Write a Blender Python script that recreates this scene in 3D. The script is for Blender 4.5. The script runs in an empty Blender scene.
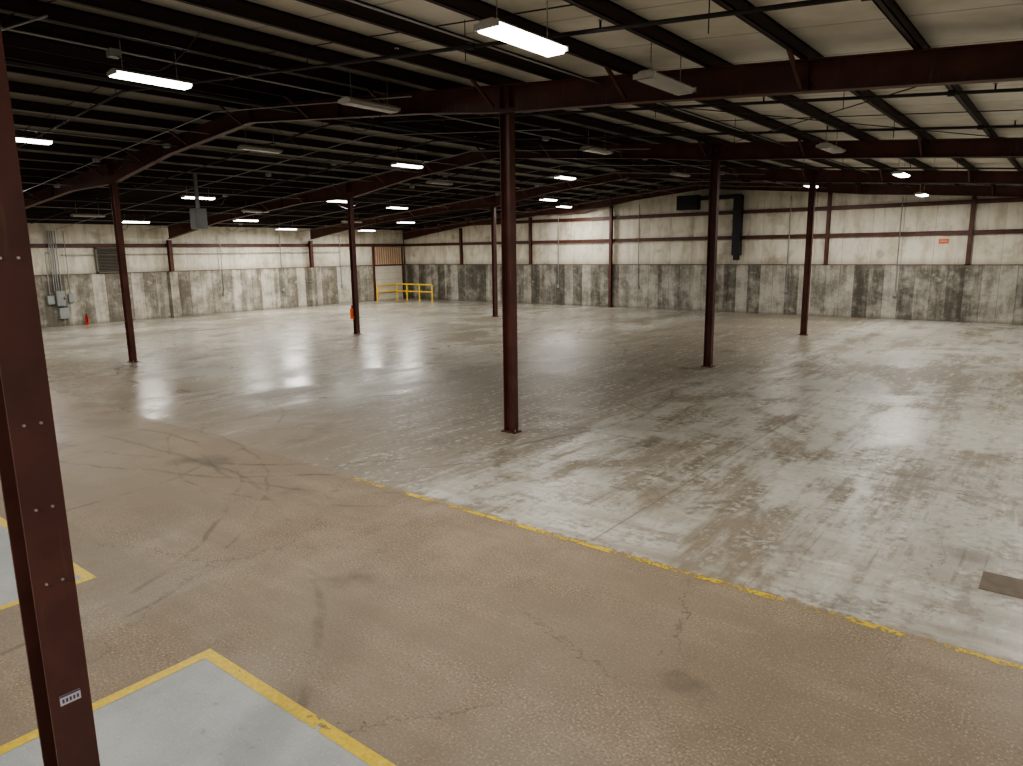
import bpy, math, random
from mathutils import Vector, Matrix
random.seed(7)
scn = bpy.context.scene
COL = scn.collection

# ------------------------------------------------------------------ building data
X_L, X_R, Y_B, Y_E = -37.33, 7.1, -16.6, 35.28
RIDGE = -15.13
FRAMES = [-16.4+0.0, -7.8, 0.97, 9.74, 18.51, 27.28, 35.0]
ROWS = [-7.72, -22.54]
def deck(x): return 6.72 - abs(x-RIDGE)/12.0          # underside of roof sheet
def raft_top(x): return deck(x) - 0.20
def raft_bot(x): return deck(x) - 0.20 - 0.38

# ------------------------------------------------------------------ node helpers
class NT:
    def __init__(s, name):
        s.m = bpy.data.materials.new(name); s.m.use_nodes = True
        s.t = s.m.node_tree; s.n = s.t.nodes
        s.b = s.n["Principled BSDF"]; s.out = s.n["Material Output"]
    def _in(s, node, idx, v):
        if v is None: return
        if isinstance(v, bpy.types.NodeSocket): s.t.links.new(v, node.inputs[idx])
        else:
            sock = node.inputs[idx]
            if hasattr(sock.default_value, '__len__') and not hasattr(v, '__len__'): v = [v]*len(sock.default_value)
            if hasattr(v, '__len__') and len(sock.default_value) == 4 and len(v) == 3: v = (*v, 1)
            sock.default_value = v
    def math(s, op, a, b=None, c=None, clamp=False):
        n = s.n.new('ShaderNodeMath'); n.operation = op; n.use_clamp = clamp
        s._in(n, 0, a); s._in(n, 1, b); s._in(n, 2, c); return n.outputs[0]
    def mul(s, a, b): return s.math('MULTIPLY', a, b)
    def add(s, a, b): return s.math('ADD', a, b)
    def sub(s, a, b): return s.math('SUBTRACT', a, b)
    def pos(s):
        n = s.n.new('ShaderNodeNewGeometry'); return n.outputs['Position']
    def sep(s, v):
        n = s.n.new('ShaderNodeSeparateXYZ'); s._in(n, 0, v); return n.outputs
    def comb(s, x, y, z):
        n = s.n.new('ShaderNodeCombineXYZ'); s._in(n, 0, x); s._in(n, 1, y); s._in(n, 2, z); return n.outputs[0]
    def mapv(s, v, scale, loc=(0, 0, 0), rot=(0, 0, 0)):
        n = s.n.new('ShaderNodeMapping'); s._in(n, 'Vector', v); s._in(n, 'Scale', scale); s._in(n, 'Location', loc); s._in(n, 'Rotation', rot)
        return n.outputs[0]
    def noise(s, v, scale, detail=4, rough=.55, dist=0):
        n = s.n.new('ShaderNodeTexNoise'); s._in(n, 'Vector', v); s._in(n, 'Scale', scale); s._in(n, 'Detail', detail)
        s._in(n, 'Roughness', rough); s._in(n, 'Distortion', dist); return n.outputs[0]
    def voro(s, v, scale, feat='F1', out=0):
        n = s.n.new('ShaderNodeTexVoronoi'); n.feature = feat; s._in(n, 'Vector', v); s._in(n, 'Scale', scale); return n.outputs[out]
    def white(s, v):
        n = s.n.new('ShaderNodeTexWhiteNoise'); n.noise_dimensions = '3D'; s._in(n, 'Vector', v); return n.outputs[0]
    def step(s, v, lo, hi):
        n = s.n.new('ShaderNodeMapRange'); n.interpolation_type = 'SMOOTHSTEP'
        s._in(n, 'Value', v); s._in(n, 'From Min', lo); s._in(n, 'From Max', hi); return n.outputs[0]
    def rng(s, v, a, b, c, d):
        n = s.n.new('ShaderNodeMapRange')
        s._in(n, 0, v); s._in(n, 1, a); s._in(n, 2, b); s._in(n, 3, c); s._in(n, 4, d); return n.outputs[0]
    def mix(s, f, a, b, mode='MIX'):
        n = s.n.new('ShaderNodeMix'); n.data_type = 'RGBA'; n.blend_type = mode
        s._in(n, 0, f); s._in(n, 6, a); s._in(n, 7, b); return n.outputs[2]
    def bump(s, h, strength=.3, dist=.01):
        n = s.n.new('ShaderNodeBump'); s._in(n, 'Strength', strength); s._in(n, 'Distance', dist); s._in(n, 'Height', h)
        s.t.links.new(n.outputs[0], s.b.inputs['Normal'])
    def base(s, c): s._in(s.b, 'Base Color', c)
    def rough(s, r): s._in(s.b, 'Roughness', r)
    def metal(s, r): s._in(s.b, 'Metallic', r)

def simple(name, c, rough=.5, metal=0., var=.25, scale=3.):
    k = NT(name); n = k.noise(k.pos(), scale, 3)
    dark = tuple(x*(1-var) for x in c); lite = tuple(min(1, x*(1+var)) for x in c)
    k.base(k.mix(n, dark, lite)); k.rough(rough); k.metal(metal); return k.m

def mk_steel():
    k = NT("red_oxide_steel"); p = k.pos()
    n = k.noise(p, 2.5, 4); n2 = k.noise(k.mapv(p, (14, 14, 1.5)), 1, 3)
    c = k.mix(k.step(n, .35, .7), (.068, .021, .015), (.108, .036, .026))
    c = k.mix(k.mul(k.step(n2, .62, .75), .4), c, (.17, .09, .065))
    k.base(c); k.rough(k.rng(n, 0, 1, .40, .62)); return k.m
STEEL = mk_steel()
PURLIN = simple("purlin_primer", (.030, .012, .009), .6)
PIPE = simple("black_iron_pipe", (.028, .022, .020), .5, .3)
CONDUIT = simple("galvanised_conduit", (.30, .30, .29), .4, .6)
BOLT = simple("bolt_zinc", (.45, .43, .40), .4, .7)
BLACK = simple("black_duct_paint", (.010, .009, .009), .5)
GREYBOX = simple("grey_enamel", (.25, .265, .26), .45)
YRAIL = simple("safety_yellow_enamel", (.80, .52, .03), .45, 0, .15)
REDP = simple("extinguisher_red", (.50, .03, .015), .3, 0, .1)
ORANGE = simple("orange_enamel", (.75, .11, .02), .4, 0, .1)
WHITE = simple("white_enamel", (.50, .48, .44), .4, 0, .08)
LABEL = simple("label_white", (.55, .52, .56), .5, 0, .1, 12)
INK = simple("label_ink", (.10, .06, .12), .6)

def mk_emit(name, c, s):
    k = NT(name); k.base((.8, .8, .78)); k._in(k.b, 'Emission Color', c); k._in(k.b, 'Emission Strength', s); return k.m
LENS_ON = mk_emit("lamp_lens_lit", (1, .98, .93), 11)
LENS_OFF = simple("lamp_lens_unlit", (.34, .325, .30), .25, 0, .05)

# ------------------------------------------------------------------ mesh builder
class MB:
    def __init__(s): s.v = []; s.f = []; s.mi = []; s.mats = []
    def _m(s, m):
        if m not in s.mats: s.mats.append(m)
        return s.mats.index(m)
    def hexa(s, P, m):
        b = len(s.v); s.v += [tuple(p) for p in P]; i = s._m(m)
        for q in ((0,3,2,1),(4,5,6,7),(0,1,5,4),(1,2,6,5),(2,3,7,6),(3,0,4,7)):
            s.f.append(tuple(b+j for j in q)); s.mi.append(i)
    def box(s, x0, x1, y0, y1, z0, z1, m):
        s.hexa([(x0,y0,z0),(x1,y0,z0),(x1,y1,z0),(x0,y1,z0),(x0,y0,z1),(x1,y0,z1),(x1,y1,z1),(x0,y1,z1)], m)
    def bar(s, a, b, w, h, m, up=(0, 0, 1)):
        a = Vector(a); b = Vector(b); d = (b-a).normalized(); up = Vector(up)
        r = d.cross(up)
        if r.length < 1e-4: r = d.cross(Vector((0, 1, 0)))
        r.normalize(); u = r.cross(d).normalized(); r *= w/2; u *= h/2
        s.hexa([a-r-u, a+r-u, b+r-u, b-r-u, a-r+u, a+r+u, b+r+u, b-r+u], m)
    def tube(s, a, b, r, m, n=8, r2=None, caps=True):
        a = Vector(a); b = Vector(b); d = (b-a).normalized()
        t = Vector((0, 0, 1)) if abs(d.z) < .9 else Vector((1, 0, 0))
        p = d.cross(t).normalized(); q = d.cross(p); r2 = r if r2 is None else r2
        o = len(s.v); i = s._m(m)
        for c, rr in ((a, r), (b, r2)):
            for k in range(n):
                an = 2*math.pi*k/n; s.v.append(tuple(c + p*math.cos(an)*rr + q*math.sin(an)*rr))
        for k in range(n):
            k2 = (k+1) % n; s.f.append((o+k, o+k2, o+n+k2, o+n+k)); s.mi.append(i)
        if caps:
            s.f.append(tuple(o+k for k in reversed(range(n)))); s.mi.append(i)
            s.f.append(tuple(o+n+k for k in range(n))); s.mi.append(i)
    def obj(s, name, parent=None, smooth=False, bevel=0):
        me = bpy.data.meshes.new(name)
        me.from_pydata(s.v, [], s.f); me.update()
        for m in s.mats: me.materials.append(m)
        for p, i in zip(me.polygons, s.mi): p.material_index = i; p.use_smooth = smooth
        o = bpy.data.objects.new(name, me); COL.objects.link(o)
        if bevel:
            bv = o.modifiers.new("bevel", 'BEVEL'); bv.width = bevel; bv.segments = 2; bv.limit_method = 'ANGLE'
        if parent: o.parent = parent
        return o

# ------------------------------------------------------------------ FLOOR
def mk_floor():
    k = NT("worn_concrete_floor"); P = k.pos(); X, Y, Z = k.sep(P)
    big = k.noise(P, .22, 4, .6)
    med = k.noise(P, 1.1, 7, .7)
    fine = k.noise(P, 9, 5, .7)
    speck = k.noise(P, 48, 2, .6)
    streakY = k.noise(k.mapv(P, (1.5, .16, 1)), 1.0, 6, .7)
    streakX = k.noise(k.mapv(P, (.25, 1.6, 1), (3, 7, 0)), 1.0, 6, .7)
    streak3 = k.noise(k.mapv(P, (6, .6, 1), (1, 2, 0)), 1.0, 5, .72)
    blot = k.noise(k.mapv(P, (.55, .32, 1), (11, 5, 0)), 1.0, 7, .68, .6)
    # ---- far bays: pale sealed concrete, worn through to brown
    pale = k.mix(k.step(big, .35, .65), (.50, .485, .435), (.38, .365, .32))
    pale = k.mix(k.mul(k.step(med, .48, .68), .5), pale, (.25, .235, .195))
    bandc = k.math('ABSOLUTE', k.add(X, 10.2))
    band = k.step(k.add(bandc, k.mul(k.sub(blot, .5), 6)), 4.2, 1.4)
    wear = k.add(k.add(k.mul(streakY, .32), k.mul(streak3, .18)), k.mul(blot, .50))
    wear = k.add(wear, k.mul(band, .12))
    by = k.step(k.math('ABSOLUTE', k.sub(Y, k.add(19., k.mul(blot, 2)))), 2.2, .6)
    wear = k.add(wear, k.mul(by, .05))
    wearm = k.step(wear, .475, .565)
    brown = k.mix(fine, (.150, .123, .085), (.245, .205, .150))
    far = k.mix(k.mul(wearm, .85), pale, brown)
    chip = k.step(k.add(k.mul(streak3, .5), k.mul(fine, .5)), .535, .585)
    far = k.mix(k.mul(chip, .55), far, (.58, .56, .505))
    dirt = k.step(k.add(k.mul(med, .55), k.mul(fine, .45)), .49, .40)
    far = k.mix(k.mul(dirt, .5), far, (.12, .10, .078))
    # thin scuffs running down the bays
    sc = k.noise(k.mapv(P, (13, .35, 1), (4, 1, 0), (0, 0, .06)), 1.0, 3, .6)
    far = k.mix(k.mul(k.mul(k.step(sc, .60, .68), k.step(streakX, .45, .6)), .45), far, (.08, .068, .052))
    sc2 = k.noise(k.mapv(P, (.35, 11, 1), (4, 1, 0), (0, 0, .25)), 1.0, 3, .6)
    far = k.mix(k.mul(k.mul(k.step(sc2, .61, .68), k.step(streakY, .46, .6)), .45), far, (.08, .068, .052))
    leftm = k.step(X, -9., -16.)
    far = k.mix(k.mul(leftm, .55), far, k.mix(k.step(blot, .42, .58), (.36, .34, .29), (.17, .147, .11)))
    # ---- near bay : dull brown exposed aggregate
    near = k.mix(k.step(med, .32, .68), (.205, .157, .108), (.285, .223, .158))
    near = k.mix(k.mul(k.step(big, .45, .62), .4), near, (.30, .245, .185))
    near = k.mix(k.mul(k.step(streakX, .48, .66), .4), near, (.165, .125, .086))
    near = k.mix(k.mul(k.step(speck, .57, .65), .6), near, (.48, .41, .33))
    near = k.mix(k.mul(k.step(speck, .43, .35), .5), near, (.10, .072, .048))
    allc = k.mix(k.step(k.add(Y, k.mul(k.sub(fine, .5), .5)), 6.42, 6.30), far, near)
    spill = k.mul(k.step(Y, 9.5, 6.2), k.step(k.add(streakX, k.mul(big, .3)), .56, .74))
    allc = k.mix(k.mul(spill, .6), allc, (.23, .185, .135))
    leftspill = k.mul(k.step(X, -8, -10.5), k.step(k.add(Y, k.mul(k.sub(blot, .5), 9)), 10.2, 8.2))
    allc = k.mix(k.mul(leftspill, .55), allc, (.215, .17, .12))
    def arc(cx, cy, r, w, amt, nn):
        dx = k.sub(X, cx); dy = k.sub(Y, cy)
        d = k.math('SQRT', k.add(k.mul(dx, dx), k.mul(dy, dy)))
        d = k.math('ABSOLUTE', k.sub(d, k.add(r, k.mul(k.sub(big, .5), 1.0))))
        return k.mul(k.mul(k.step(d, w, w*.3), k.step(nn, .44, .6)), amt)
    for i, (cx, cy, r, w, a) in enumerate([(-9.5, 9.5, 4.2, .05, .35), (-9.5, 9.5, 4.7, .04, .3), (-12, .5, 5.5, .05, .4), (-12, .5, 5.9, .04, .35),
                               (-14, 12, 7.5, .06, .5), (-16, 3, 6.2, .05, .4), (-11, -4, 9.5, .06, .3), (-20, 14, 5, .08, .6), (-18, 16, 8, .08, .55),
                               (-14, 12, 8.1, .05, .45), (-2, 17, 6, .06, .35), (-16, 19, 4.5, .09, .5)]):
        allc = k.mix(arc(cx, cy, r, w, a, (streakX, streakY, med)[i % 3]), allc, (.055, .042, .032))
    ce = k.voro(k.comb(k.add(X, k.mul(med, 1.3)), k.add(Y, k.mul(fine, .5)), 0), .33, 'DISTANCE_TO_EDGE')
    cr = k.mul(k.step(ce, .0038, .0008), k.step(big, .46, .54))
    allc = k.mix(k.mul(cr, .6), allc, (.07, .05, .037))
    bl = k.noise(P, .8, 3, .5)
    allc = k.mix(k.mul(k.step(bl, .62, .74), .55), allc, (.10, .082, .06))
    jx = k.math('ABSOLUTE', k.sub(k.math('FRACT', k.math('DIVIDE', k.add(X, 100.29), 4.94)), .5))
    jy = k.math('ABSOLUTE', k.sub(k.math('FRACT', k.math('DIVIDE', k.add(Y, 92.47), 4.385)), .5))
    jm = k.math('MAXIMUM', k.step(jx, .004, .001), k.step(jy, .004, .001))
    allc = k.mix(k.mul(k.mul(jm, k.step(Y, 6.3, 6.5)), .5), allc, (.11, .092, .07))
    # grey painted pads
    p1 = k.mul(k.step(X, -5.27, -5.25), k.step(Y, 2.60, 2.58))
    p2 = k.mul(k.step(X, -7.53, -7.55), k.step(Y, 2.60, 2.58))
    pad = k.math('MAXIMUM', p1, p2)
    padc = k.mix(k.step(med, .35, .7), (.33, .345, .345), (.41, .425, .42))
    padc = k.mix(k.mul(k.step(speck, .6, .66), .45), padc, (.56, .56, .55))
    padc = k.mix(k.mul(k.step(fine, .60, .72), .5), padc, (.22, .20, .165))
    allc = k.mix(pad, allc, padc)
    k.base(allc)
    r = k.add(k.mul(blot, .42), k.mul(wearm, .13))
    r = k.add(r, .12)
    r = k.add(r, k.mul(fine, .12))
    r = k.sub(r, k.mul(leftm, .15))
    r = k.add(r, k.mul(k.step(Y, 6.42, 6.3), .15))
    k.rough(r); k._in(k.b, 'Specular IOR Level', .42)
    k.bump(k.add(fine, k.mul(speck, .6)), .12, .005)
    return k.m
b = MB(); b.box(X_L-.3, X_R+.3, Y_B-.3, Y_E+.3, -.25, 0, mk_floor()); b.obj("floor")

def mk_yellow(name, wear):
    k = NT(name); P = k.pos()
    n = k.noise(P, 2.2, 6, .7); f = k.noise(P, 22, 4, .7)
    k.base(k.mix(k.step(f, .35, .7), (.56, .39, .03), (.68, .51, .07))); k.rough(.5)
    v = k.add(k.mul(n, .6), k.mul(f, .4))
    tr = k.n.new('ShaderNodeBsdfTransparent'); mx = k.n.new('ShaderNodeMixShader')
    k.t.links.new(k.step(v, wear+.03, wear-.01), mx.inputs[0])
    k.t.links.new(tr.outputs[0], mx.inputs[1]); k.t.links.new(k.b.outputs[0], mx.inputs[2])
    k.t.links.new(mx.outputs[0], k.out.inputs[0]); return k.m
YL1 = mk_yellow("worn_yellow_paint", .49); YL2 = mk_yellow("yellow_paint", .58)
def strip(pts_boxes, name, m):
    b = MB()
    for (x0, x1, y0, y1) in pts_boxes:
        o = len(b.v)
        b.v += [(x0,y0,.002),(x1,y0,.002),(x1,y1,.002),(x0,y1,.002)]; b.f.append((o,o+1,o+2,o+3)); b.mi.append(b._m(m))
    return b.obj(name)
strip([(-7.9, 2.5, 6.25, 6.335)], "yellow_floor_line", YL1)
strip([(-5.31, 6.9, 2.55, 2.65), (-5.31, -5.21, -6, 2.55)], "yellow_floor_line", YL2)
strip([(-14, -7.49, 2.55, 2.65), (-7.59, -7.49, -6, 2.55)], "yellow_floor_line", YL2)
PATCH = simple("patch_mortar", (.15, .12, .09), .8, 0, .3, 9)
b = MB(); b.box(-.42, .55, 7.62, 8.08, .0005, .004, PATCH); b.obj("floor_patch")

# ------------------------------------------------------------------ WALLS
def mk_concrete(axis):
    k = NT("board_formed_concrete_"+axis); P = k.pos(); X, Y, Z = k.sep(P)
    U = X if axis == 'x' else Y
    c1 = k.math('FLOOR', k.math('DIVIDE', U, .61)); fr = k.math('FRACT', k.math('DIVIDE', U, .61))
    c0 = k.math('FLOOR', k.math('DIVIDE', k.add(U, .11), .37))
    c2 = k.math('FLOOR', k.math('DIVIDE', U, 2.44))
    h1 = k.white(k.comb(c1, 3.3, 0)); h2 = k.white(k.comb(c2, 9.1, 0)); h0 = k.white(k.comb(c0, 5.7, 0))
    stain = k.noise(k.comb(k.mul(U, 4.0), k.mul(Z, .45), 0), 1, 7, .74)
    bl = k.noise(k.comb(U, Z, 4), 1.2, 7, .72); fine = k.noise(k.comb(U, Z, 4), 9, 4, .7)
    a = k.add(k.mul(h1, .34), k.add(k.mul(h2, .16), k.mul(stain, .68)))
    a = k.add(k.add(a, k.mul(h0, .12)), k.mul(k.sub(bl, .5), 1.2))
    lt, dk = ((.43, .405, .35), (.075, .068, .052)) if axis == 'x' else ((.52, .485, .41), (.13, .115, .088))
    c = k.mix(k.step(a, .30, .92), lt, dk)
    c = k.mix(k.mul(k.step(bl, .58, .70), .5), c, tuple(x*1.15 for x in lt))
    c = k.mix(k.mul(k.step(fine, .56, .70), .5), c, dk)
    seam = k.step(k.math('ABSOLUTE', k.sub(fr, .5)), .470, .495)
    c = k.mix(k.mul(seam, .55), c, (.07, .06, .045))
    c = k.mix(k.mul(k.step(k.add(Z, k.mul(bl, .3)), .34, .1), .6), c, (.11, .095, .07))
    c = k.mix(k.mul(k.step(k.add(Z, k.mul(stain, .8)), 2.6, 2.85), .5), c, (.13, .115, .085))
    k.base(c); k.rough(.85); k.bump(k.add(fine, bl), .3, .02); return k.m
def mk_insul(axis):
    k = NT("vinyl_faced_insulation_"+axis); P = k.pos(); X, Y, Z = k.sep(P)
    U = X if axis == 'x' else Y
    fr = k.math('FRACT', k.math('DIVIDE', U, 1.22))
    st = k.noise(k.comb(k.mul(U, 1.6), k.mul(Z, .5), 0), 1, 5, .7); bl = k.noise(k.comb(U, Z, 1), .9, 5, .65)
    drip = k.noise(k.comb(k.mul(U, 6), k.mul(Z, .3), 2), 1, 5, .7)
    c = k.mix(k.step(st, .42, .66), (.69, .65, .55), (.52, .475, .37))
    c = k.mix(k.mul(k.step(bl, .52, .72), .6), c, (.26, .22, .15))
    c = k.mix(k.mul(k.step(drip, .58, .72), .45), c, (.22, .18, .12))
    c = k.mix(k.mul(k.step(Z, 2.80, 2.35), .4), c, (.22, .19, .13))
    seam = k.step(k.math('ABSOLUTE', k.sub(fr, .5)), .485, .498)
    c = k.mix(k.mul(seam, .5), c, (.25, .21, .16))
    k.base(c); k.rough(.6)
    pil = k.math('SINE', k.mul(fr, math.pi)); k.bump(k.add(pil, k.mul(bl, .4)), .5, .08); return k.m
CX, CY, IX, IY = mk_concrete('x'), mk_concrete('y'), mk_insul('x'), mk_insul('y')
CH = 2.38
def gable(b, y0, y1, z0, m):
    for xa, xb in ((X_L-.15, RIDGE), (RIDGE, X_R+.15)):
        b.hexa([(xa,y0,z0),(xb,y0,z0),(xb,y1,z0),(xa,y1,z0),(xa,y0,deck(xa)+.02),(xb,y0,deck(xb)+.02),(xb,y1,deck(xb)+.02),(xa,y1,deck(xa)+.02)], m)
b = MB(); b.box(X_L-.3, X_R+.3, Y_E, Y_E+.3, 0, CH, CX); gable(b, Y_E+.12, Y_E+.3, CH, IX); b.obj("wall_north")
b = MB(); b.box(X_L-.3, X_R+.3, Y_B-.3, Y_B, 0, CH, CX); gable(b, Y_B-.3, Y_B-.12, CH, IX); b.obj("wall_south")
b = MB(); b.box(X_L-.3, X_L, Y_B, Y_E, 0, CH, CY); b.box(X_L-.3, X_L-.12, Y_B, Y_E, CH, deck(X_L)+.03, IY); b.obj("wall_west")
b = MB(); b.box(X_R, X_R+.3, Y_B, Y_E, 0, CH, CY); b.box(X_R+.12, X_R+.3, Y_B, Y_E, CH, deck(X_R)+.03, IY); b.obj("wall_east")

def mk_roof():
    k = NT("roof_insulation_facing"); P = k.pos(); X, Y, Z = k.sep(P)
    fr = k.math('FRACT', k.math('DIVIDE', Y, 1.5))
    bl = k.noise(P, .8, 4, .65)
    c = k.mix(k.step(bl, .35, .7), (.74, .71, .63), (.58, .54, .45))
    # shade painted into the facing colour over the west half of the building
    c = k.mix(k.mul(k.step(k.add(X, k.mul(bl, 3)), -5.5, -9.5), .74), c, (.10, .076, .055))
    seam = k.step(k.math('ABSOLUTE', k.sub(fr, .5)), .478, .497)
    c = k.mix(k.mul(seam, .55), c, (.2, .18, .14)); k.base(c); k.rough(.6)
    return k.m
b = MB(); RM = mk_roof()
for xa, xb in ((X_L-.3, RIDGE), (RIDGE, X_R+.3)):
    b.hexa([(xa,Y_B-.3,deck(xa)),(xb,Y_B-.3,deck(xb)),(xb,Y_E+.3,deck(xb)),(xa,Y_E+.3,deck(xa)),
            (xa,Y_B-.3,deck(xa)+.15),(xb,Y_B-.3,deck(xb)+.15),(xb,Y_E+.3,deck(xb)+.15),(xa,Y_E+.3,deck(xa)+.15)], RM)
b.obj("ceiling")

# ------------------------------------------------------------------ STRUCTURE
b = MB()
xs = [-0.45-1.25*i for i in range(-6, 30)]
for x in xs:
    if x < X_L+.2 or x > X_R-.2: continue
    zt = deck(x)-.005; zb = zt-.205
    b.box(x-.008, x+.008, Y_B, Y_E+.1, zb, zt, PURLIN)
    b.box(x-.008, x+.065, Y_B, Y_E+.1, zb, zb+.012, PURLIN)
    b.box(x-.065, x+.008, Y_B, Y_E+.1, zt-.02, zt, PURLIN)
    b.box(x+.055, x+.065, Y_B, Y_E+.1, zb, zb+.03, PURLIN)
b.obj("roof_purlins")

def rafter(y, name):
    b = MB()
    def seg(xa, xb, da, db):
        ta, tb = raft_top(xa), raft_top(xb)
        def slab(z0a, z1a, z0b, z1b, w):
            b.hexa([(xa,y-w/2,z0a),(xb,y-w/2,z0b),(xb,y+w/2,z0b),(xa,y+w/2,z0a),(xa,y-w/2,z1a),(xb,y-w/2,z1b),(xb,y+w/2,z1b),(xa,y+w/2,z1a)], STEEL)
        slab(ta-.016, ta, tb-.016, tb, .17); slab(ta-da, ta-da+.016, tb-db, tb-db+.016, .17); slab(ta-da+.016, ta-.016, tb-db+.016, tb-.016, .012)
    pts = [(X_L+.2, .62), (X_L+5.5, .36), (-25.5, .38), (ROWS[1], .60), (-19.0, .38), (RIDGE, .36), (-9.7, .38), (ROWS[0], .44), (-5.7, .40), (1.6, .36), (X_R-.2, .62)]
    for (xa, da), (xb, db) in zip(pts, pts[1:]): seg(xa, xb, da, db)
    for x in (ROWS[0]-.09, ROWS[0]+.09, ROWS[1]-.09, ROWS[1]+.09, RIDGE-.012, RIDGE+.012, -2.9, -2.88, -12, -18.3, -27, -27.02, -31):
        zt = raft_top(x); b.box(x-.006, x+.006, y-.08, y+.08, zt-.36, zt-.01, STEEL)
    for x in (-2.94, -2.84):
        for dz in (.06, .14, .24, .32):
            for sy in (-.05, .05): b.tube((x-.02, y+sy, raft_top(x)-dz), (x+.02, y+sy, raft_top(x)-dz), .010, STEEL, 6)
    for i, x in enumerate(xs):
        if x < X_L+1 or x > X_R-1 or i % 2: continue
        z0 = raft_top(x)-.34; z1 = deck(x)-.19
        for s in (-1, 1):
            if y+s*.75 > Y_E or y+s*.75 < Y_B: continue
            b.bar((x, y+s*.07, z0), (x, y+s*.62, z1), .045, .045, STEEL)
    return b.obj(name)
for y in FRAMES: rafter(y, "roof_rafter")

def column(x, y, ztop=None, w=.155, d=.205, z0=0.):
    b = MB(); zt = ztop if ztop else raft_top(x)-.43
    t = .013
    b.box(x-d/2, x-d/2+t, y-w/2, y+w/2, z0+.02, zt-.015, STEEL); b.box(x+d/2-t, x+d/2, y-w/2, y+w/2, z0+.02, zt-.015, STEEL)
    b.box(x-d/2+t, x+d/2-t, y-.006, y+.006, z0+.02, zt-.015, STEEL)
    b.box(x-d/2-.05, x+d/2+.05, y-w/2-.03, y+w/2+.03, z0, z0+.02, STEEL)
    b.box(x-d/2-.04, x+d/2+.04, y-w/2-.01, y+w/2+.01, zt-.015, zt, STEEL)
    for sx in (-1, 1):
        for sy in (-1, 1): b.tube((x+sx*(d/2+.025), y+sy*w*.32, z0+.02), (x+sx*(d/2+.025), y+sy*w*.32, z0+.06), .013, BOLT, 6)
    return b
for y in FRAMES[3:-1]:
    for x, dd in ((ROWS[0], .44), (ROWS[1], .60)):
        column(x, y, raft_top(x)-dd+.0).obj("steel_column")
fx, fy = -3.3, .97
b = column(fx, fy, ztop=raft_top(fx)-.38)
face = fx+.1025
for z in (2.20, 2.55, 1.88, 3.2):
    for dy in (-.03, .03):
        b.tube((face, fy+dy, z), (face+.010, fy+dy, z), .006, BOLT, 6)
b.box(face, face+.002, fy-.04, fy+.04, 1.325, 1.37, LABEL)
for i in range(5): b.box(face+.002, face+.003, fy-.032+i*.014, fy-.024+i*.014, 1.335, 1.352, INK)
b.box(face+.002, face+.003, fy-.04, fy+.04, 1.362, 1.37, INK)
b.obj("steel_column")

bb = MB()
for i, x in enumerate([-3.6, -9.2, -14.9, -20.6, -26.3, -32.0, 2.1]):
    z0 = 0 if abs(x+20.6) < .1 else CH+.03
    zt = raft_top(x)-.38; w = .15; yc = (Y_E+.03) if z0 else Y_E-.10
    bb.box(x-w/2, x+w/2, yc-.08, yc-.068, z0, zt, STEEL); bb.box(x-w/2, x+w/2, yc+.068, yc+.08, z0, zt, STEEL); bb.box(x-.006, x+.006, yc-.068, yc+.068, z0, zt, STEEL)
    bb.box(x-w/2-.03, x+w/2+.03, yc-.08, yc+.085, z0, z0+.015, STEEL)
for z in (3.72, 4.95):
    xa = X_L if z < 4.6 else RIDGE-(6.72-.25-z)*12
    xb = X_R if z < 4.6 else RIDGE+(6.72-.25-z)*12
    xa = max(xa, X_L); xb = min(xb, X_R)
    bb.box(xa, xb, Y_E, Y_E+.115, z+.07, z+.085, STEEL); bb.box(xa, xb, Y_E, Y_E+.012, z-.085, z+.085, STEEL)
bb.box(X_L, X_R, Y_E, Y_E+.1, CH, CH+.03, STEEL)
bb.obj("steel_girts_and_posts")
b = MB()
b.box(X_L-.115, X_L, Y_B, Y_E, 3.80, 3.815, STEEL); b.box(X_L-.012, X_L, Y_B, Y_E, 3.64, 3.815, STEEL)
b.box(X_L-.1, X_L, Y_B, Y_E, CH, CH+.03, STEEL)
b.obj("steel_girt")
for y in FRAMES[1:-1]:
    b = MB(); b.box(X_L+.002, X_L+.3, y-.2, y+.2, 0, CH, CY)
    b.box(X_L+.04, X_L+.055, y-.09, y+.09, CH, 4.0, STEEL)
    b.box(X_L+.25, X_L+.265, y-.09, y+.09, CH, 4.0, STEEL); b.box(X_L+.05, X_L+.26, y-.006, y+.006, CH, 4.0, STEEL)
    b.obj("concrete_pilaster")

# ------------------------------------------------------------------ roof services
def rpipe(b, y, xa, xb, drop, r, m, n=8):
    pts = [xa, RIDGE, xb] if xa < RIDGE < xb else [xa, xb]
    for p, q in zip(pts, pts[1:]): b.tube((p, y, deck(p)-drop), (q, y, deck(q)-drop), r, m, n)
b = MB()
for y in (-11.5, -6, -1.9, 2.6, 6.9, 11.9, 15.6, 20.6, 24.6, 29.4, 33.0):
    rpipe(b, y, X_L+1.5, X_R-1, .33, .024, PIPE)
    x = X_R-2
    while x > X_L+2:
        z = deck(x)-.33; b.tube((x, y, z), (x, y, z+.09), .012, PIPE, 6); b.tube((x, y, z+.09), (x, y, z+.1), .03, BOLT, 8); x -= 3.1
        b.tube((x+1.2, y, z), (x+1.2, y, deck(x+1.2)-.02), .006, PIPE, 5)
for x in (-13.2, -28.5): b.tube((x, Y_B+1, deck(x)-.40), (x, Y_E-1, deck(x)-.40), .05, PIPE, 10)
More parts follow.
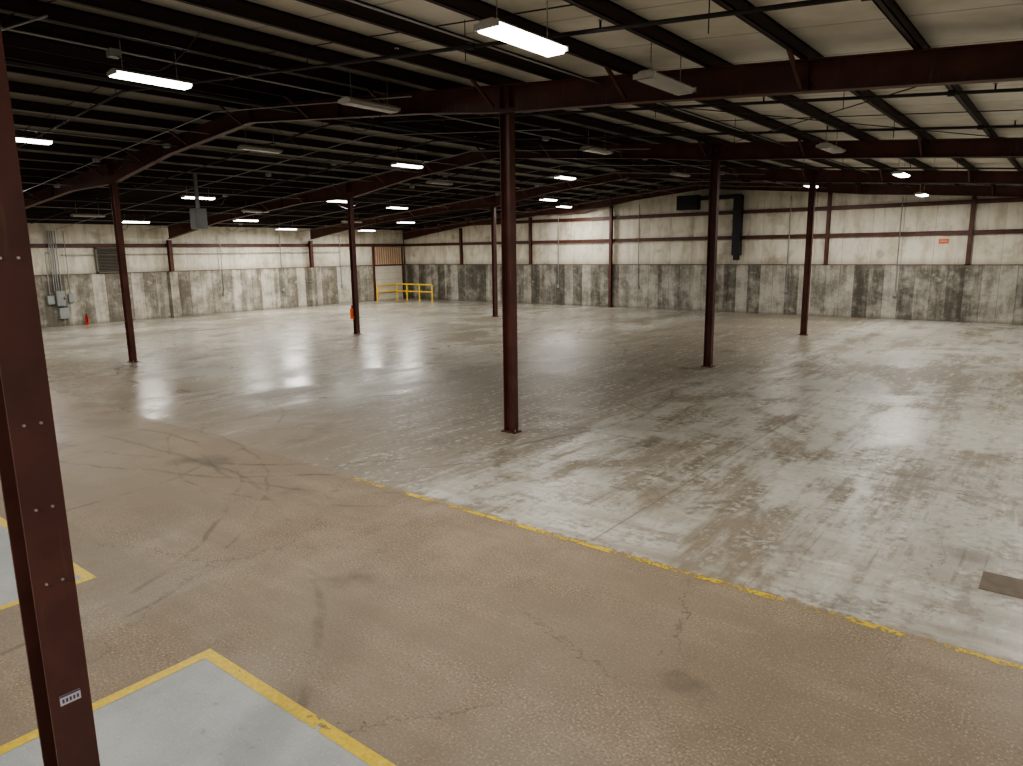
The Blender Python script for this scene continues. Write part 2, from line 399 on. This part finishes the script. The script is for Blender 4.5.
# couplings on the branch lines
for y in (6.9, 11.9, 15.6, 20.6):
    for x in (-1.6, -6.0, -11.2, -18.0, -24.0): b.tube((x-.05, y, deck(x-.05)-.33), (x+.05, y, deck(x+.05)-.33), .042, PIPE, 8)
b.obj("sprinkler_piping")
b = MB()
for y0, y1 in zip(FRAMES, FRAMES[1:]):
    for fr in (.33, .67): rpipe(b, y0+(y1-y0)*fr, X_L+.3, X_R-.3, .06, .009, PURLIN, 5)
for (ya, yb) in ((9.74, 18.51), (27.28, 35.0), (-7.8, .97)):
    for xa, xb in ((-7.7, -15.1), (-15.1, -22.5), (-22.5, -30), (-.6, -7.7), (-30, -37)):
        b.tube((xa, ya, deck(xa)-.3), (xb, yb, deck(xb)-.3), .009, PURLIN, 5); b.tube((xb, ya, deck(xb)-.3), (xa, yb, deck(xa)-.3), .009, PURLIN, 5)
b.obj("roof_bracing_rods")
b = MB()
for x, dr in ((-10.4, .42), (-18.6, .45), (-25.4, .42), (-33.5, .45), (-5.9, .3), (-16.8, .5), (-21.1, .38), (-30.4, .4)):
    b.tube((x, Y_B+.5, deck(x)-dr), (x, Y_E-.2, deck(x)-dr), .012, CONDUIT, 6)
for y in (8.8, 17.3, 26.0, 33.9, 3.4, 13.2, 22.4, 30.8): rpipe(b, y, X_L+.4, -9, .45, .012, CONDUIT, 6)
for y in (19.3, 28.0): rpipe(b, y, -9, X_R-.4, .30, .012, CONDUIT, 6)
# junction boxes and sagging flexible whips to the fixtures
rnd = random.Random(3)
for x in (-10.4, -18.6, -25.4, -33.5, -21.1):
    for y in (5.0, 9.0, 14.5, 20.0, 25.5):
        yy = y+rnd.uniform(-.6, .6); z = deck(x)-.46
        b.box(x-.07, x+.07, yy-.07, yy+.07, z-.05, z+.05, GREYBOX)
        L = rnd.uniform(1.2, 2.2)*rnd.choice((-1, 1)); prev = (x, yy, z)
        for t in range(1, 7):
            s = t/6; q = (x+L*s, yy+.3*s, z-.35*math.sin(math.pi*s)+.05*s); b.tube(prev, q, .008, PIPE, 5, caps=False); prev = q
for x, zb, zt in ((-18.9, 1.3, 5.6), (-24.2, 1.2, 5.3), (-10.9, 1.25, 5.6), (-6.2, 1.2, 5.3)):
    b.tube((x, Y_E-.03, zb), (x, Y_E-.03, zt), .022, CONDUIT, 6); b.box(x-.07, x+.07, Y_E-.1, Y_E-.01, zb-.18, zb, GREYBOX)
for y, zb in ((21.4, 1.2), (25.2, 1.2), (29.6, 1.25), (10.6, 1.2)):
    b.tube((X_L+.03, y, zb), (X_L+.03, y, 4.4), .022, CONDUIT, 6); b.box(X_L+.01, X_L+.1, y-.07, y+.07, zb-.18, zb, GREYBOX)
b.tube((X_L+.04, 13.4, 3.3), (X_L+.04, 29.6, 3.3), .018, CONDUIT, 6)
b.obj("electrical_conduit")

# ------------------------------------------------------------------ strip lights
def lamp(x, y, on=True, drop=.55, power=185, L=1.15, w=.29):
    z = deck(x)-drop
    root = bpy.data.objects.new("fluorescent_strip_light", None); COL.objects.link(root); root.location = (x, y, z)
    def add(bm, nm):
        o = bm.obj(nm); o.parent = root; return o
    b = MB(); b.hexa([(-w/2,-L/2,.03),(w/2,-L/2,.03),(w/2,L/2,.03),(-w/2,L/2,.03),(-w/4,-L/2,.08),(w/4,-L/2,.08),(w/4,L/2,.08),(-w/4,L/2,.08)], WHITE)
    b.box(-w/2-.01, w/2+.01, -L/2-.015, -L/2, -.01, .05, WHITE); b.box(-w/2-.01, w/2+.01, L/2, L/2+.015, -.01, .05, WHITE)
    add(b, "housing")
    b = MB(); m = LENS_ON if on else LENS_OFF
    b.hexa([(-w*.36,-L/2,-.028),(w*.36,-L/2,-.028),(w*.36,L/2,-.028),(-w*.36,L/2,-.028),(-w/2,-L/2,.03),(w/2,-L/2,.03),(w/2,L/2,.03),(-w/2,L/2,.03)], m)
    add(b, "lens")
    b = MB(); zz = deck(x)-z-.02
    for sy in (-.42, .42):
        b.tube((0, sy, .08), (0, sy, zz), .005, BOLT, 4)
        for q in range(int((zz-.1)/.05)):
            b.tube((0, sy, .1+q*.05), (0, sy, .125+q*.05), .009, BOLT, 4)
    add(b, "chain")
    if on:
        ld = bpy.data.lights.new("lamp_light", 'AREA'); ld.shape = 'RECTANGLE'; ld.size = w*.7; ld.size_y = L*.96; ld.energy = power; ld.color = (1, .965, .905)
        lo = bpy.data.objects.new("lamp_light", ld); COL.objects.link(lo); lo.parent = root; lo.location = (0, 0, -.035)
LIT = [(-4.65, 6.15), (-11.6, 5.75), (-19.2, 6.4),
       (-4.4, 24.4), (-8.9, 31.2), (-25.8, 14.1), (-24.8, 19.8), (-25.7, 23.9), (-21, 29.7), (-22.5, 33.3),
       (-17.5, 16.8), (-16.5, 24.5), (-33.3, 8.6), (-33, 15), (-30.5, 29), (-34.5, 29.5), (-27.3, 8.2), (-31.5, 19.5),
       (0.5, 15.5), (3, 9.8), (3, 22), (2.8, 30),
       (-1.5, -2.5), (-7.5, -3.5), (-16, -2.6), (3.5, -8), (-26, -3), (-34, -2), (-12, -11), (0, -13), (3.5, 1.5)]
OFF = [(-4.4, 8.85), (-10.15, 8.9), (-4.45, 16.9), (-10.3, 16.8), (-17.6, 11.5), (-19.6, 20.5), (-31.5, 12.5), (-12.0, 25.5), (-31, 25.5), (-28.6, 18.2)]
for x, y in LIT: lamp(x, y, True)
lamp(-34.1, 23.5, True, .6, 380)
lamp(-4.9, 31.4, True, .78)
for x, y in OFF: lamp(x, y, False)

# ------------------------------------------------------------------ unit heater
def heater(x, y, z):
    r = bpy.data.objects.new("unit_heater", None); COL.objects.link(r); r.location = (x, y, z)
    b = MB(); b.box(-.2, .2, -.2, .2, -.34, .34, GREYBOX); b.obj("cabinet", r, bevel=.02)
    b = MB()
    for i in range(8): b.bar((-.17, -.21, -.26+i*.07), (.17, -.21, -.26+i*.07), .04, .012, CONDUIT)
    for i in range(8): b.bar((.21, -.17, -.26+i*.07), (.21, .17, -.26+i*.07), .04, .012, CONDUIT)
    b.obj("louvres", r)
    b = MB(); b.tube((0, 0, .34), (0, 0, deck(x)-z-.02), .06, CONDUIT, 12)
    for sx in (-.17, .17):
        for sy in (-.17, .17): b.tube((sx, sy, .34), (sx, sy, deck(x)-z-.02), .008, PIPE, 5)
    b.obj("flue_and_hangers", r)
heater(-23.6, 12.85, 4.42)

# ------------------------------------------------------------------ end wall duct
b = MB()
b.box(-13.58, -13.18, Y_E-.34, Y_E-.02, 2.85, 5.75, BLACK)
for z in (3.3, 3.9, 4.5, 5.1): b.box(-13.61, -13.15, Y_E-.37, Y_E-.02, z, z+.03, BLACK)
b.box(-13.50, -13.26, Y_E-.3, Y_E-.05, 2.62, 2.85, BLACK)
b.box(-15.3, -13.18, Y_E-.60, Y_E-.26, 5.60, 5.80, BLACK)
b.box(-16.4, -15.3, Y_E-.75, Y_E-.30, 5.15, 5.85, BLACK)
for i in range(5): b.box(-16.32, -15.38, Y_E-.78, Y_E-.75, 5.25+i*.12, 5.29+i*.12, PIPE)
b.obj("exhaust_duct")

b = MB(); b.box(-4.72, -4.36, Y_E+.075, Y_E+.115, 3.30, 3.47, ORANGE)
b.box(-4.68, -4.40, Y_E+.07, Y_E+.075, 3.37, 3.395, LABEL); b.obj("orange_warning_sign")

# ------------------------------------------------------------------ west wall items
r = bpy.data.objects.new("electrical_panel", None); COL.objects.link(r); r.location = (X_L+.005, 13.0, 0)
b = MB(); b.box(.0, .22, -.05, .32, .95, 1.65, GREYBOX); b.box(.0, .18, .02, .42, .35, .85, GREYBOX); b.box(.0, .15, -.4, -.12, 1.05, 1.45, GREYBOX); b.box(.0, .12, .5, .72, 1.1, 1.5, GREYBOX); b.obj("enclosures", r, bevel=.01)
b = MB(); b.box(.22, .235, -.02, .29, .98, 1.62, CONDUIT); b.box(.235, .26, .24, .27, 1.25, 1.38, BLACK); b.obj("door_and_handle", r)
b = MB()
for dy in (-.05, .04, .13, .24): b.tube((.08, dy, 1.65), (.08, dy, 4.4), .028, CONDUIT, 8)
b.tube((.06, .61, 1.5), (.06, .61, 4.4), .02, CONDUIT, 8)
b.tube((.08, .2, .35), (.08, .2, .0), .03, CONDUIT, 8); b.tube((.08, -.26, 1.45), (.08, -.26, 3.4), .02, CONDUIT, 8); b.tube((.08, -.26, 3.4), (.08, -.05, 3.4), .02, CONDUIT, 8)
b.obj("conduits", r)

LOUV = simple("louver_brown_grey", (.13, .115, .09), .6)
b = MB(); x0 = X_L+.01
b.box(x0, x0+.02, 14.95, 16.2, 2.45, 3.6, BLACK)
for i in range(16): b.hexa([(x0+.02,14.98,2.47+i*.07),(x0+.08,14.98,2.46+i*.07),(x0+.08,16.17,2.46+i*.07),(x0+.02,16.17,2.47+i*.07),
                             (x0+.02,14.98,2.50+i*.07),(x0+.08,14.98,2.475+i*.07),(x0+.08,16.17,2.475+i*.07),(x0+.02,16.17,2.50+i*.07)], LOUV)
for (ya, yb, za, zb) in ((14.9,14.98,2.42,3.63),(16.17,16.25,2.42,3.63),(14.9,16.25,3.58,3.63),(14.9,16.25,2.42,2.46)): b.box(x0, x0+.09, ya, yb, za, zb, LOUV)
b.obj("louver_vent")

# tall dock door in the corner: ribbed transom above a pale flush leaf
TAN = simple("roll_door_tan", (.56, .44, .33), .6)
TAN2 = simple("roll_door_rib", (.34, .20, .12), .6)
PALE = simple("door_leaf_pale", (.60, .57, .49), .6, 0, .2, 2)
b = MB(); b.box(x0, x0+.03, 32.4, 34.9, CH+.04, 3.60, TAN)
for i in range(12): y = 32.45+i*.2; b.box(x0+.03, x0+.06, y, y+.07, CH+.04, 3.6, TAN2)
b.box(x0, x0+.10, 32.28, 32.4, 0, 3.62, STEEL); b.box(x0, x0+.10, 34.9, 35.0, 0, 3.62, STEEL); b.box(x0, x0+.08, 32.3, 34.9, CH-.05, CH+.04, STEEL)
b.box(x0, x0+.04, 32.4, 34.9, 0, CH-.05, PALE)
for i in range(4): b.box(x0+.04, x0+.055, 32.4, 34.9, .5+i*.45, .53+i*.45, TAN)
b.obj("door_1")

b = MB(); yr = 34.0
for x in (-36.9, -35.9, -34.7, -33.5):
    b.tube((x, yr, 0), (x, yr, 1.10), .045, YRAIL, 10); b.box(x-.09, x+.09, yr-.09, yr+.09, 0, .012, YRAIL)
for z in (.6, 1.08): b.tube((-36.9, yr, z), (-33.5, yr, z), .045, YRAIL, 10)
b.tube((-36.9, 32.2, 1.08), (-36.9, yr, 1.08), .045, YRAIL, 10); b.tube((-36.9, 32.2, 0), (-36.9, 32.2, 1.08), .045, YRAIL, 10); b.tube((-36.9, 32.2, .6), (-36.9, yr, .6), .045, YRAIL, 10)
b.obj("yellow_guard_railing")

def exting(x, y, z, m=REDP, s=1.0):
    r = bpy.data.objects.new("fire_extinguisher", None); COL.objects.link(r); r.location = (x, y, z)
    b = MB(); b.tube((0,0,0), (0,0,.42*s), .085*s, m, 16); b.tube((0,0,.42*s), (0,0,.5*s), .085*s, m, 16, .03*s); b.tube((0,0,.5*s), (0,0,.55*s), .025*s, BLACK, 10)
    b.obj("cylinder", r)
    b = MB(); b.bar((-.03*s,0,.56*s), (.12*s,0,.6*s), .03*s, .015*s, BLACK); b.bar((-.03*s,0,.54*s), (.11*s,0,.52*s), .03*s, .012*s, BLACK)
    b.tube((.03*s,0,.53*s), (.12*s,0,.4*s), .014*s, BLACK, 8); b.tube((.12*s,0,.4*s), (.11*s,0,.12*s), .014*s, BLACK, 8, .022*s); b.obj("valve_and_hose", r)
exting(X_L+.25, 14.1, 0, REDP, .9)
exting(ROWS[1]-.02, 18.51-.18, .62, ORANGE, .95)

# ------------------------------------------------------------------ world + camera
w = bpy.data.worlds.new("World"); scn.world = w; w.use_nodes = True
w.node_tree.nodes["Background"].inputs[0].default_value = (.5, .48, .45, 1); w.node_tree.nodes["Background"].inputs[1].default_value = .03
try:
    scn.view_settings.view_transform = 'AgX'; scn.view_settings.look = 'AgX - Medium High Contrast'
except Exception as e: print(e)

f, pi_, ya, ro = 709.0588, .1837, .669, -.0133
Hc = 3.2
fw = Vector((-math.sin(ya), math.cos(ya), 0)); rr = Vector((math.cos(ya), math.sin(ya), 0)); zz = Vector((0, 0, 1))
Fv = fw*math.cos(pi_) - zz*math.sin(pi_); Uv = fw*math.sin(pi_) + zz*math.cos(pi_)
r2 = rr*math.cos(ro) + Uv*math.sin(ro); U2 = -rr*math.sin(ro) + Uv*math.cos(ro)
cam = bpy.data.cameras.new("camera"); co = bpy.data.objects.new("camera", cam); COL.objects.link(co)
M = Matrix.Identity(4)
for i in range(3): M[i][0] = r2[i]; M[i][1] = U2[i]; M[i][2] = -Fv[i]
M[0][3], M[1][3], M[2][3] = 0, 0, Hc
co.matrix_world = M
cam.sensor_width = 36; cam.lens = 36*f/1023; cam.clip_start = .05; cam.clip_end = 200
scn.camera = co
